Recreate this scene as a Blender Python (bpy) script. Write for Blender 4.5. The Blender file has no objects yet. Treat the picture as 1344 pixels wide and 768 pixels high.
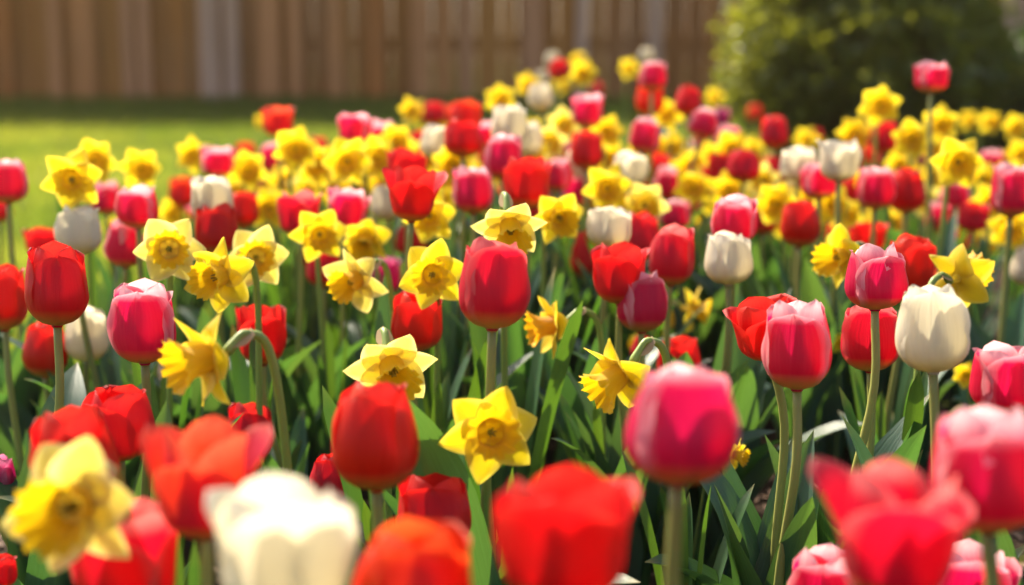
import bpy, math, random
import numpy as np
from mathutils import Vector, Matrix, Quaternion
R = math.radians
scene = bpy.context.scene
col = scene.collection

# ------------------------------------------------------------------ camera
PXW, PXH, FPX = 1344.0, 768.0, 1846.0
HAZE = 0.0019
CAM_Z, PITCH = 0.61, math.atan((384 - 78) / 1846.0)
cam_d = bpy.data.cameras.new('camera')
cam_d.sensor_width = 36.0
cam_d.lens = 36.0 * FPX / PXW
cam_d.clip_start, cam_d.clip_end = 0.02, 400
cam_d.dof.use_dof = True
cam_d.dof.focus_distance = 1.26
cam_d.dof.aperture_fstop = 2.9
cam_d.dof.aperture_blades = 0
cam = bpy.data.objects.new('camera', cam_d)
cam.location = (0, 0, CAM_Z)
cam.rotation_euler = (R(90) - PITCH, 0, 0)
col.objects.link(cam)
scene.camera = cam

# ------------------------------------------------------------------ sky, sun, exposure
SUN_EL, SUN_AZ = R(46), R(-36)          # azimuth clockwise from +Y (straight away from the camera)
world = bpy.data.worlds.new('World'); scene.world = world
world.use_nodes = True
wn, wl = world.node_tree.nodes, world.node_tree.links
sky = wn.new('ShaderNodeTexSky'); sky.sky_type = 'NISHITA'; sky.sun_disc = False
sky.sun_elevation = SUN_EL; sky.sun_rotation = SUN_AZ; sky.air_density = .7; sky.dust_density = 4.0; sky.ozone_density = .4
wl.new(sky.outputs[0], wn['Background'].inputs[0])
wn['Background'].inputs[1].default_value = 0.15
sun_d = bpy.data.lights.new('sun', 'SUN'); sun_d.energy = 5.0; sun_d.angle = R(0.55); sun_d.color = (1.0, 0.88, 0.68)
sun = bpy.data.objects.new('sun', sun_d); col.objects.link(sun)
to_sun = Vector((math.sin(SUN_AZ) * math.cos(SUN_EL), math.cos(SUN_AZ) * math.cos(SUN_EL), math.sin(SUN_EL)))
sun.rotation_euler = (-to_sun).to_track_quat('-Z', 'Y').to_euler()
sun.location = to_sun * 12
vs = scene.view_settings
vs.view_transform = 'Standard'; vs.look = 'None'; vs.gamma = 1.0; vs.use_curve_mapping = False
vs.exposure = 1.3
scene.render.engine = 'CYCLES'
scene.cycles.use_denoising = True
scene.cycles.max_bounces = 10; scene.cycles.diffuse_bounces = 5; scene.cycles.transmission_bounces = 8
scene.cycles.caustics_reflective = False; scene.cycles.caustics_refractive = False
scene.cycles.sample_clamp_indirect = 6.0

# ------------------------------------------------------------------ helpers
def ground_z(x, y):
    return 0.046 * max(0.0, min(y, 9.6) - 1.2)

def tag(o, label=None, cat=None, group=None, kind=None):
    if label: o['label'] = label
    if cat: o['category'] = cat
    if group: o['group'] = group
    if kind: o['kind'] = kind
    return o

def link(name, me, parent=None, loc=None):
    o = bpy.data.objects.new(name, me); col.objects.link(o)
    if parent: o.parent = parent
    if loc is not None: o.location = loc
    return o

def empty(name, loc):
    o = bpy.data.objects.new(name, None); col.objects.link(o); o.location = loc
    o.empty_display_size = 0.03
    return o

def mesh(name, v, f, mat, uv=None, smooth=True):
    me = bpy.data.meshes.new(name)
    me.from_pydata([tuple(p) for p in v], [], [tuple(q) for q in f])
    if uv is not None:
        lay = me.uv_layers.new(name='UVMap')
        idx = np.empty(len(me.loops), dtype=np.int32); me.loops.foreach_get('vertex_index', idx)
        lay.data.foreach_set('uv', np.asarray(uv, dtype=np.float32)[idx].ravel())
    if smooth: me.polygons.foreach_set('use_smooth', [True] * len(me.polygons))
    me.materials.append(mat); me.update()
    return me

class MB:
    def __init__(s): s.v, s.f, s.uv = [], [], []
    def grid(s, rows, uvs=None, close=False):
        b = len(s.v); n = len(rows[0])
        for i, r in enumerate(rows):
            s.v += [tuple(p) for p in r]
            s.uv += list(uvs[i]) if uvs else [(j / max(1, n - 1), i / max(1, len(rows) - 1)) for j in range(n)]
        m = n if close else n - 1
        for i in range(len(rows) - 1):
            for j in range(m):
                a, c = b + i * n + j, b + i * n + (j + 1) % n
                s.f.append((a, c, c + n, a + n))
    def tube(s, pts, rad, n=8, cap=True):
        pts = [Vector(p) for p in pts]; rows = []; up = None
        for i, p in enumerate(pts):
            t = (pts[min(i + 1, len(pts) - 1)] - pts[max(i - 1, 0)]).normalized()
            if up is None: up = t.orthogonal().normalized()
            up = (up - t * up.dot(t)).normalized(); w = t.cross(up)
            r = rad[i] if isinstance(rad, (list, tuple)) else rad
            rows.append([p + (up * math.cos(2 * math.pi * k / n) + w * math.sin(2 * math.pi * k / n)) * r for k in range(n)])
        b = len(s.v); s.grid(rows, close=True)
        if cap:
            s.f.append(tuple(b + k for k in reversed(range(n))))
            s.f.append(tuple(b + (len(pts) - 1) * n + k for k in range(n)))
    def box(s, x0, x1, y0, y1, z0, z1):
        b = len(s.v)
        s.v += [(x, y, z) for z in (z0, z1) for x, y in ((x0, y0), (x1, y0), (x1, y1), (x0, y1))]
        s.uv += [(0, 0)] * 8
        s.f += [tuple(b + k for k in q) for q in ((3, 2, 1, 0), (4, 5, 6, 7), (0, 1, 5, 4), (1, 2, 6, 5), (2, 3, 7, 6), (3, 0, 4, 7))]
    def build(s, name, mat, smooth=True):
        return mesh(name, s.v, s.f, mat, s.uv, smooth)

def curve_pts(P, n):
    """Smooth Catmull-Rom through the points P."""
    P = [Vector(p) for p in P]; Q = [P[0] * 2 - P[1]] + P + [P[-1] * 2 - P[-2]]; out = []
    m = len(P) - 1
    for i in range(n):
        t = i / (n - 1) * m; k = min(int(t), m - 1); u = t - k
        a, b, c, d = Q[k:k + 4]
        out.append(0.5 * ((2 * b) + (c - a) * u + (2 * a - 5 * b + 4 * c - d) * u * u + (3 * b - a - 3 * c + d) * u ** 3))
    return out

# ------------------------------------------------------------------ materials
class NT:
    def __init__(s, name):
        s.m = bpy.data.materials.new(name); s.m.use_nodes = True
        s.n, s.l = s.m.node_tree.nodes, s.m.node_tree.links
        s.p = s.n['Principled BSDF']; s.out = s.n['Material Output']
    def new(s, t, **kw):
        o = s.n.new('ShaderNode' + t)
        for k, v in kw.items(): setattr(o, k, v)
        return o
    def set(s, sock, v):
        if isinstance(v, bpy.types.NodeSocket): s.l.new(v, sock)
        else: sock.default_value = (*v, 1) if isinstance(v, tuple) and len(v) == 3 and sock.type == 'RGBA' else v
    def math(s, op, a, b=None, c=None, clamp=False):
        o = s.new('Math', operation=op, use_clamp=clamp); s.set(o.inputs[0], a)
        if b is not None: s.set(o.inputs[1], b)
        if c is not None: s.set(o.inputs[2], c)
        return o.outputs[0]
    def mix(s, f, a, b, mode='MIX'):
        o = s.new('Mix', data_type='RGBA', blend_type=mode)
        s.set(o.inputs[0], f); s.set(o.inputs[6], a if not isinstance(a, tuple) else (*a, 1)); s.set(o.inputs[7], b if not isinstance(b, tuple) else (*b, 1))
        return o.outputs[2]
    def noise(s, vec, scale, detail=3, rough=.55):
        o = s.new('TexNoise'); s.set(o.inputs['Scale'], scale); s.set(o.inputs['Detail'], detail); s.set(o.inputs['Roughness'], rough)
        if vec is not None: s.l.new(vec, o.inputs['Vector'])
        return o.outputs[0]
    def ramp(s, f, lo, hi):
        o = s.new('MapRange', clamp=True); s.set(o.inputs[0], f); s.set(o.inputs[1], lo); s.set(o.inputs[2], hi)
        return o.outputs[0]
    def mapping(s, vec, sc):
        o = s.new('Mapping'); s.l.new(vec, o.inputs[0]); o.inputs['Scale'].default_value = sc
        return o.outputs[0]
    def coord(s, k): return s.new('TexCoord').outputs[k]
    def hsv(s, c, h, sat, v):
        o = s.new('HueSaturation'); s.set(o.inputs[0], h); s.set(o.inputs[1], sat); s.set(o.inputs[2], v); s.set(o.inputs[4], c)
        return o.outputs[0]
    def bump(s, h, strength, dist):
        o = s.new('Bump'); o.inputs[0].default_value = strength; o.inputs[1].default_value = dist; s.l.new(h, o.inputs['Height'])
        s.l.new(o.outputs[0], s.p.inputs['Normal'])
        return o.outputs[0]
    def thin(s, colour, through, amount, rough, spec, nrm=None):
        """A thin leaf or petal: the light that falls on its back shines through."""
        s.set(s.p.inputs['Base Color'], colour); s.set(s.p.inputs['Roughness'], rough); s.p.inputs['Specular IOR Level'].default_value = spec
        t = s.new('BsdfTranslucent'); s.set(t.inputs[0], through)
        if nrm is not None: s.l.new(nrm, t.inputs['Normal'])
        x = s.new('MixShader'); s.set(x.inputs[0], amount); s.l.new(s.p.outputs[0], x.inputs[1]); s.l.new(t.outputs[0], x.inputs[2])
        s.l.new(x.outputs[0], s.out.inputs[0])
        return s.m

def petal_mat(name, mid, rim, through, rim_amt, base, amount=.45, sheen=.02, lo=.66, top=.84):
    t = NT(name)
    sep = t.new('SeparateXYZ'); t.l.new(t.coord('UV'), sep.inputs[0])
    u, v = sep.outputs[0], sep.outputs[1]
    au = t.math('ABSOLUTE', t.math('MULTIPLY_ADD', u, 2.0, -1.0))
    vein = t.math('ADD', t.math('MULTIPLY', t.noise(t.mapping(t.coord('UV'), (26, 1.3, 1)), 1.0, 3), .62), t.math('MULTIPLY', t.noise(t.mapping(t.coord('UV'), (95, 1.8, 1)), 1.0, 2), .38))
    inn = t.new('Attribute', attribute_name='inner_whorl').outputs['Fac']
    au2 = t.math('ADD', t.math('ADD', au, t.math('MULTIPLY', vein, .3)), t.math('MULTIPLY', inn, .16))
    edge = t.math('MAXIMUM', t.ramp(au2, lo, lo + .5), t.ramp(t.math('ADD', v, t.math('MULTIPLY', inn, .14)), top, 1.06))
    edge = t.math('MULTIPLY', edge, rim_amt)
    rnd = t.new('ObjectInfo').outputs['Random']
    c = t.mix(edge, mid, rim)
    c = t.mix(t.math('MULTIPLY', t.ramp(vein, .45, .68), .06), c, rim)
    bf = t.math('MULTIPLY', t.ramp(v, .26, .06), .9)
    c = t.mix(t.math('MULTIPLY', t.ramp(vein, .52, .40), .22), c, t.hsv(c, .495, 1.05, .6))
    c = t.mix(bf, c, base)
    lf = t.noise(t.mapping(t.coord('UV'), (2.2, 1.1, 1)), 1.0, 2)
    c = t.mix(t.math('MULTIPLY', t.ramp(lf, .40, .68), .16), c, t.hsv(c, .485, 1.05, .55))
    c = t.hsv(c, t.math('MULTIPLY_ADD', rnd, .016, .492), 1.0, t.math('MULTIPLY_ADD', rnd, .25, .85))
    th = t.mix(edge, through, rim)
    th = t.mix(bf, th, base)
    nb = t.bump(vein, .6, .002)
    t.p.inputs['Sheen Weight'].default_value = sheen
    t.p.inputs['Sheen Roughness'].default_value = .4
    return t.thin(c, th, amount, .40, .28, nb)

YB = (.62, .50, .10)
PETAL = {
    'r': petal_mat('red_petal', (.58, .003, .011), (.82, .06, .035), (.84, .006, .010), .45, (.60, .33, .05), .44),
    'q': petal_mat('rose_red_petal', (.60, .003, .026), (.88, .30, .26), (.86, .006, .032), .65, YB, .48, .02, .84, .92),
    'p': petal_mat('pink_petal', (.60, .003, .075), (.92, .56, .58), (.86, .005, .095), 1.0, YB, .54, .02, .80, .86),
    'm': petal_mat('magenta_petal', (.46, .004, .13), (.75, .25, .42), (.66, .01, .15), .8, YB, .50),
    'w': petal_mat('white_petal', (.72, .66, .52), (.80, .76, .64), (.90, .81, .56), .6, (.72, .64, .28), .48),
    'o': petal_mat('orange_red_petal', (.72, .014, .006), (.85, .14, .03), (.90, .04, .006), .6, (.7, .4, .04)),
    'c': petal_mat('coral_petal', (.58, .004, .035), (.85, .13, .06), (.86, .045, .010), .8, (.75, .45, .06)),
}
TEPAL = {
    'y': petal_mat('yellow_tepal', (.89, .65, .010), (.89, .79, .18), (.89, .70, .012), .5, (.74, .62, .06), .45, .1),
    'l': petal_mat('lemon_tepal', (.86, .72, .16), (.88, .82, .42), (.86, .72, .10), .6, (.72, .60, .10), .45, .1),
}
TEPAL['o'] = TEPAL['y']
TRUMPET = {
    'y': petal_mat('golden_trumpet', (.88, .51, .003), (.89, .62, .02), (.89, .57, .004), .6, (.62, .46, .02), .42, .1),
    'o': petal_mat('orange_trumpet', (.88, .42, .005), (.89, .55, .02), (.89, .42, .005), .7, (.62, .40, .02), .42, .1),
}
TRUMPET['l'] = TRUMPET['y']

def leaf_mat(name, c0, c1, thr):
    t = NT(name); rnd = t.new('ObjectInfo').outputs['Random']
    st = t.noise(t.mapping(t.coord('UV'), (30, .8, 1)), 1.0, 3)
    pt = t.noise(t.coord('Object'), 22.0, 3)
    c = t.mix(t.ramp(st, .35, .7), c0, c1)
    c = t.mix(t.math('MULTIPLY', t.ramp(pt, .5, .75), .45), c, tuple(min(1, k * 1.7 + .01) for k in c0))
    sep = t.new('SeparateXYZ'); t.l.new(t.coord('UV'), sep.inputs[0])
    tip = t.ramp(t.math('ADD', sep.outputs[1], t.math('MULTIPLY', rnd, .06)), .97, 1.04)
    c = t.mix(t.math('MULTIPLY', tip, .8), c, (.30, .22, .08))
    c = t.hsv(c, t.math('MULTIPLY_ADD', rnd, .03, .485), 1.0, t.math('MULTIPLY_ADD', rnd, .5, .75))
    nb = t.bump(st, .3, .002)
    return t.thin(c, t.hsv(t.mix(0.0, thr, thr), t.math('MULTIPLY_ADD', rnd, .03, .485), 1.0, 1.0), .34, t.ramp(pt, 1.2, -.3), .5, nb)

LEAF_T = leaf_mat('tulip_leaf', (.028, .074, .050), (.052, .118, .078), (.10, .22, .025))
LEAF_D = leaf_mat('daffodil_leaf', (.024, .075, .026), (.038, .105, .032), (.10, .22, .012))
def stem_mat(name, a, b):
    t = NT(name); n = t.noise(t.mapping(t.coord('Object'), (60, 60, 6)), 1.0, 3)
    rnd = t.new('ObjectInfo').outputs['Random']
    c = t.hsv(t.mix(n, a, b), .5, 1.0, t.math('MULTIPLY_ADD', rnd, .5, .75))
    return t.thin(c, (.35, .40, .05), .18, .45, .4)
STEM_T = stem_mat('tulip_stem', (.22, .26, .06), (.32, .29, .09))
STEM_D = stem_mat('daffodil_stem', (.16, .25, .05), (.24, .30, .07))
t = NT('papery_spathe'); SPATHE = t.thin(t.mix(t.noise(t.coord('Object'), 90.), (.30, .20, .10), (.50, .38, .22)), (.55, .38, .18), .35, .7, .2)
t = NT('stamen'); t.p.inputs['Base Color'].default_value = (.24, .20, .03, 1); t.p.inputs['Roughness'].default_value = .7; STAMEN = t.m
t = NT('pistil'); t.p.inputs['Base Color'].default_value = (.45, .42, .12, 1); t.p.inputs['Roughness'].default_value = .6; PISTIL = t.m

# lawn / soil / chips / fence / shrub materials
t = NT('lawn_earth')
n1 = t.noise(t.coord('Object'), 1.1, 4); n2 = t.noise(t.coord('Object'), 60., 4)
c = t.mix(n2, (.035, .060, .012), (.095, .125, .022)); c = t.mix(t.ramp(n1, .35, .7), c, (.11, .13, .025))
t.l.new(c, t.p.inputs[0]); t.p.inputs['Roughness'].default_value = .9; t.p.inputs['Specular IOR Level'].default_value = .1
t.bump(n2, .6, .02); LAWN = t.m
t = NT('grass_blade'); isl = t.new('NewGeometry').outputs['Random Per Island']
shade_patch = t.noise(t.mapping(t.coord('Object'), (.7, 1.9, 1)), 1.0, 3)  # soft tree shade on the lawn, painted into the blade colour as patches
c = t.mix(isl, (.050, .105, .012), (.13, .18, .025)); c = t.mix(t.ramp(shade_patch, .42, .62), t.mix(1.0, c, (.45, .55, .5), 'MULTIPLY'), c); c = t.mix(t.ramp(shade_patch, .55, .75), c, (.18, .20, .03))
GRASS = t.thin(c, t.mix(t.ramp(shade_patch, .40, .66), (.16, .26, .02), t.mix(isl, (.34, .42, .03), (.50, .50, .05))), .5, .45, .4)
t = NT('bed_soil')
n1 = t.noise(t.coord('Object'), 9., 5); n2 = t.noise(t.coord('Object'), 75., 5, .7)
c = t.mix(n2, (.012, .008, .005), (.075, .045, .028)); c = t.mix(t.ramp(n1, .45, .7), c, (.050, .032, .02))
t.l.new(c, t.p.inputs[0]); t.p.inputs['Roughness'].default_value = .95; t.p.inputs['Specular IOR Level'].default_value = .15
t.bump(n2, 1.0, .03); SOIL = t.m
t = NT('bark_chip'); isl = t.new('NewGeometry').outputs['Random Per Island']
c = t.mix(isl, (.045, .022, .012), (.22, .13, .08)); t.l.new(c, t.p.inputs[0]); t.p.inputs['Roughness'].default_value = .85
CHIP = t.m

def wood_mat(name, tones):
    t = NT(name); isl = t.new('NewGeometry').outputs['Random Per Island']
    cr = t.new('ValToRGB'); cr.color_ramp.interpolation = 'CONSTANT'
    e = cr.color_ramp.elements
    e[0].position, e[0].color = 0, (*tones[0], 1); e[1].position, e[1].color = 1 / len(tones), (*tones[1], 1)
    for k in range(2, len(tones)):
        x = e.new(k / len(tones)); x.color = (*tones[k], 1)
    t.l.new(isl, cr.inputs[0])
    g = t.noise(t.mapping(t.coord('Object'), (22, 22, 1.1)), 1.0, 5, .6)
    st = t.noise(t.mapping(t.coord('Object'), (2.2, 2.2, .8)), 1.0, 3)
    c = t.mix(t.math('MULTIPLY', t.ramp(g, .4, .75), .55), cr.outputs[0], (.14, .06, .018))
    c = t.mix(t.math('MULTIPLY', t.ramp(st, .5, .8), .3), c, (.44, .25, .14))
    t.l.new(c, t.p.inputs[0]); t.p.inputs['Roughness'].default_value = .8; t.bump(g, .5, .01)
    return t.m
BOARD = wood_mat('fence_board', [(.42, .14, .02), (.54, .20, .035), (.48, .17, .028), (.36, .115, .018)])
BOARD_G = wood_mat('weathered_board', [(.60, .25, .11), (.58, .21, .06), (.60, .34, .22), (.50, .15, .025), (.60, .23, .08)])
POST = wood_mat('fence_post', [(.20, .11, .05), (.24, .14, .07)])

def foliage_mat(name, a, b, thr):
    t = NT(name); isl = t.new('NewGeometry').outputs['Random Per Island']
    c = t.mix(isl, a, b)
    return t.thin(c, t.mix(isl, thr, tuple(k * .6 for k in thr)), .38, .4, .5)
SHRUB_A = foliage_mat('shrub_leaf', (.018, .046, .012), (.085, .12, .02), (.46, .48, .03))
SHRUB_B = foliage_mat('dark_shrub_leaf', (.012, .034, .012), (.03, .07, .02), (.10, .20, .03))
BARK = wood_mat('shrub_bark', [(.07, .05, .035), (.10, .075, .05)])

# ------------------------------------------------------------------ ground, lawn, bed
def bed_left(y):
    pts = [(-1, -.80), (1.6, -.78), (2.3, -.80), (2.9, -.66), (3.6, -.36), (4.4, -.16), (5.2, .02), (5.4, .4)]
    for (a, xa), (b, xb) in zip(pts, pts[1:]):
        if y <= b:
            f = max(0, (y - a) / (b - a)); return xa + (xb - xa) * f
    return 9
def in_bed(x, y): return -.6 < y < 5.2 and bed_left(y) + .03 * math.sin(y * 9) < x < 3.4

rows = []
ys = [-30, -10, -4, -2] + [k * .2 for k in range(-5, 55)] + [12, 16, 30, 60, 110]
xs = [-110, -60, -30, -14] + [k * .25 for k in range(-36, 37)] + [14, 30, 60, 110]
rng = random.Random(5)
ys[0] = -60
ground = MB(); ground.grid([[(x, y, ground_z(x, y) + (.006 * math.sin(x * 3.1 + y) * math.sin(y * 2.3) if abs(x) < 9 and 0 < y < 11 else 0) - .012) for x in xs] for y in ys])
tag(link('lawn', ground.build('lawn', LAWN)), kind='structure')

soil = MB(); rows = []
for i in range(105):
    y = -.6 + 5.8 * i / 104; r = []
    x0 = bed_left(y) + .03 * math.sin(y * 9)
    for j in range(90):
        f = j / 89; x = x0 + (3.4 - x0) * f
        e = min(1, f * 30, (1 - f) * 30, i / 3, (104 - i) / 3)
        r.append((x, y, ground_z(x, y) - .05 + e * (.056 + .010 * math.sin(13 * x + 3 * y) * math.sin(11 * y) + rng.uniform(-.006, .008))))
    rows.append(r)
soil.grid(rows)
tag(link('flower_bed_soil', soil.build('soil', SOIL)), kind='structure')

def scatter_tris(name, n, sampler, mat, seed, h, w, lie=False):
    rs = np.random.RandomState(seed); V = []; F = []
    k = 0
    P = sampler(rs, n)
    for (x, y) in P:
        z = ground_z(x, y); a = rs.uniform(0, 2 * math.pi); hh = h * rs.uniform(.5, 1.35); ww = w * rs.uniform(.6, 1.4)
        dx, dy = math.cos(a), math.sin(a)
        if lie:
            tl = rs.uniform(-.3, .35); z += rs.uniform(.002, .016)
            V += [(x - dx * hh, y - dy * hh, z - tl * hh * .6), (x - dy * ww, y + dx * ww, z + .002), (x + dx * hh, y + dy * hh, z + tl * hh), (x + dy * ww, y - dx * ww, z - .001)]
            F += [(k, k + 3, k + 2, k + 1)]; k += 4
        else:
            b = rs.uniform(0, 2 * math.pi); l = rs.uniform(.1, .75) * hh
            mx, my = math.cos(b) * l * .35, math.sin(b) * l * .35
            V += [(x - dx * ww, y - dy * ww, z - .01), (x + dx * ww, y + dy * ww, z - .01),
                  (x + mx + dx * ww * .7, y + my + dy * ww * .7, z + hh * .6), (x + mx - dx * ww * .7, y + my - dy * ww * .7, z + hh * .6),
                  (x + math.cos(b) * l, y + math.sin(b) * l, z + hh)]
            F += [(k, k + 1, k + 2, k + 3), (k + 3, k + 2, k + 4)]; k += 5
    me = bpy.data.meshes.new(name); me.from_pydata(V, [], F); me.materials.append(mat); me.update()
    return link(name, me)

def lawn_pts(rs, n):
    out = []
    while len(out) < n:
        y = 1.3 + 7.9 * rs.uniform(0, 1) ** 1.25; x = rs.uniform(-.52 * y - .25, min(.42 * y, 3.2))
        if not in_bed(x, y) and not (x > .95 and y < 5.0): out.append((x, y))
    return out
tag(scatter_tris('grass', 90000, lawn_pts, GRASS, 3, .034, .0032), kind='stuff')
def bed_pts(rs, n):
    out = []
    while len(out) < n:
        y = rs.uniform(.35, 4.2); x = rs.uniform(-.8, .5 * y + .2)
        if in_bed(x, y): out.append((x, y))
    return out
tag(scatter_tris('bark_mulch', 9000, bed_pts, CHIP, 8, .014, .005, True), kind='stuff')
def tuft_pts(rs, n):
    out = []; c = bed_pts(rs, 60)
    for _ in range(n):
        q = c[rs.randint(len(c))]; out.append((q[0] + rs.normal() * .022, q[1] + rs.normal() * .022))
    return out
tag(scatter_tris('weed_grass', 2600, tuft_pts, GRASS, 9, .03, .0016), kind='stuff')

# ------------------------------------------------------------------ fence
FY, FH = 9.1, 2.55
fence = empty('wooden_fence', (0, FY, ground_z(0, FY)))
tag(fence, 'tall brown wooden board fence with uneven weathered vertical boards behind the lawn', 'fence')
rng = random.Random(21)
BAY = 2.4
for b in range(-3, 3):
    x0 = b * BAY + .35; x1 = x0 + BAY
    back, front = MB(), MB(); x = x0
    while x < x1 - .02:
        w = min(rng.choice((.10, .12, .14, .16)), x1 - x)
        back.box(x + .002, x + w - .002, .02, .04, -.04, FH + rng.uniform(-.012, .012)); x += w
    x = x0 + rng.uniform(.03, .10)
    while x < x1 - .14:
        w = rng.choice((.075, .09, .10, .13, .15))
        if rng.random() < .84: front.box(x, min(x + w, x1 - .01), -.045, -.022 + rng.uniform(-.004, .004), -.04, FH + rng.uniform(-.012, .012))
        x += w + rng.choice((.03, .06, .10, .13, .17))
    p = link('panel', back.build('panel', BOARD, False), fence)
    link('front_boarding', front.build('front_boards', BOARD_G, False), p)
    for z in (.30, 1.1, 1.9):
        r = MB(); r.box(x0 + .05, x1 - .05, .042, .08, z, z + .09); link('rail', r.build('rail', POST, False), fence)
for b in range(-3, 4):
    x = b * BAY + .35; q = MB(); q.box(x - .05, x + .05, .042, .14, -.1, FH + .06); q.box(x - .06, x + .06, .032, .15, FH + .062, FH + .085)
    link('post', q.build('post', POST, False), fence)

# ------------------------------------------------------------------ shrubs
def shrub(name, label, loc, lobes, n, size, mat, seed):
    root = tag(empty(name, loc), label, 'shrub', None); rs = np.random.RandomState(seed)
    tr = MB()
    for k in range(7):
        a = k * .9 + rs.uniform(0, .4); c, rad = lobes[k % len(lobes)]
        e = Vector(c) + Vector((math.cos(a) * rad * .5, math.sin(a) * rad * .5, rad * .2))
        m = Vector((math.cos(a) * .07, math.sin(a) * .07, .16))
        tr.tube(curve_pts([(math.cos(a) * .03, math.sin(a) * .03, -.05), m, e * .6 + Vector((0, 0, .06)), e], 9), [.022 * (1 - i / 10) + .003 for i in range(9)], 7)
    link('trunk', tr.build('trunk', BARK), root)
    V, F = [], []; k = 0
    tot = sum(r ** 2 for _, r in lobes)
    for c, r in lobes:
        cl = [(rs.normal(size=3), rs.uniform(.72, 1.06)) for _ in range(int(70 * (r / .3) ** 2))]
        cl = [(d / np.linalg.norm(d) * r * q + np.array(c), rs.uniform(.035, .085)) for d, q in cl]
        m = int(n * r * r / tot)
        for _ in range(m):
            if rs.rand() < .8:
                cc, cr = cl[rs.randint(len(cl))]; p = cc + rs.normal(size=3) * cr * .55
            else:
                d = rs.normal(size=3); p = np.array(c) + d / np.linalg.norm(d) * r * rs.uniform(.35, .95)
            if p[2] < .02: continue
            o = p - np.array(c); o = o / (np.linalg.norm(o) + 1e-6)
            ax = o * .7 + rs.normal(size=3) * .7; ax /= np.linalg.norm(ax)
            sd = np.cross(ax, rs.normal(size=3)); sd /= np.linalg.norm(sd); nn = np.cross(ax, sd)
            L = size * rs.uniform(.6, 1.4); w = L * .30
            V += [tuple(p), tuple(p + ax * L * .5 + sd * w + nn * w * .3), tuple(p + ax * L), tuple(p + ax * L * .5 - sd * w + nn * w * .3)]
            F += [(k, k + 1, k + 2), (k, k + 2, k + 3)]; k += 4
    me = bpy.data.meshes.new('crown'); me.from_pydata(V, [], F); me.materials.append(mat); me.update()
    link('crown', me, root)
    return root
shrub('round_shrub', 'big rounded dark green shrub, sunlit yellow-green along its top and left side', (1.40, 5.9, ground_z(0, 5.9)),
      [((0, 0, .50), .42), ((-.24, -.05, .44), .28), ((.25, 0, .5), .34), ((-.1, .05, .78), .30), ((.2, .1, .8), .28), ((-.30, -.1, .22), .19), ((.1, -.2, .35), .34), ((.42, -.05, .3), .25)], 26000, .044, SHRUB_A, 4)
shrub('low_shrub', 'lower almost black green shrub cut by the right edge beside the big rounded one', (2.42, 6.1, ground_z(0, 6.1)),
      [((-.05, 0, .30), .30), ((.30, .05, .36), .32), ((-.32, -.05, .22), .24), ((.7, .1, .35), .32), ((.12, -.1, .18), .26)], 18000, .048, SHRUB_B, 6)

# ------------------------------------------------------------------ leaf meshes
def leaf_mesh(name, L, W, lean, bend, fold, twist, wave, mat, strap, seed):
    rg = random.Random(seed); mb = MB(); rows, uvs = [], []
    n = 16; p = Vector((0, 0, -.012)); ds = L / (n - 1)
    ph = rg.uniform(0, 6.28)
    for i in range(n):
        s = i / (n - 1); th = lean + bend * s ** 1.8
        d = Vector((math.sin(th), 0, math.cos(th))); nr = Vector((-math.cos(th), 0, math.sin(th)))
        if strap: w = W * min(1, .75 + s) * max(0.0, 1 - max(0, (s - .82) / .18) ** 2) ** .5
        else: w = W * (min(1, (.42 + 1.7 * s)) * max(0.0, 1 - s ** 2.2) ** .85)
        side = Quaternion(d, twist * s) @ Vector((0, 1, 0)); nn = Quaternion(d, twist * s) @ nr
        fo = fold * (1 - .45 * s)
        r, q = [], []
        for j in range(7):
            u = (j - 3) / 3
            off = w * .5 * (abs(u) ** 1.25) * fo + wave * w * math.sin(s * 11 + ph + (1.7 if u > 0 else 0)) * u * u
            r.append(p + side * (u * w * .5 * math.cos(fo * .6)) + nn * off); q.append((.5 + u * .5, s))
        rows.append(r); uvs.append(q)
        p = p + d * ds
    mb.grid(rows, uvs)
    return mb.build(name, mat)
rg = random.Random(2)
TL = [leaf_mesh('leaf', rg.uniform(.22, .34), rg.uniform(.056, .090), rg.uniform(.04, .26), rg.uniform(.12, .75) if k % 4 else 1.25, rg.uniform(.45, .95), rg.uniform(-.5, .5), rg.uniform(.02, .10), LEAF_T, False, k) for k in range(18)]
DL = [leaf_mesh('leaf', rg.uniform(.24, .35), rg.uniform(.012, .019), rg.uniform(.02, .16), rg.uniform(.08, .6), rg.uniform(.3, .6), rg.uniform(-1.1, 1.1), .0, LEAF_D, True, k) for k in range(12)]

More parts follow.
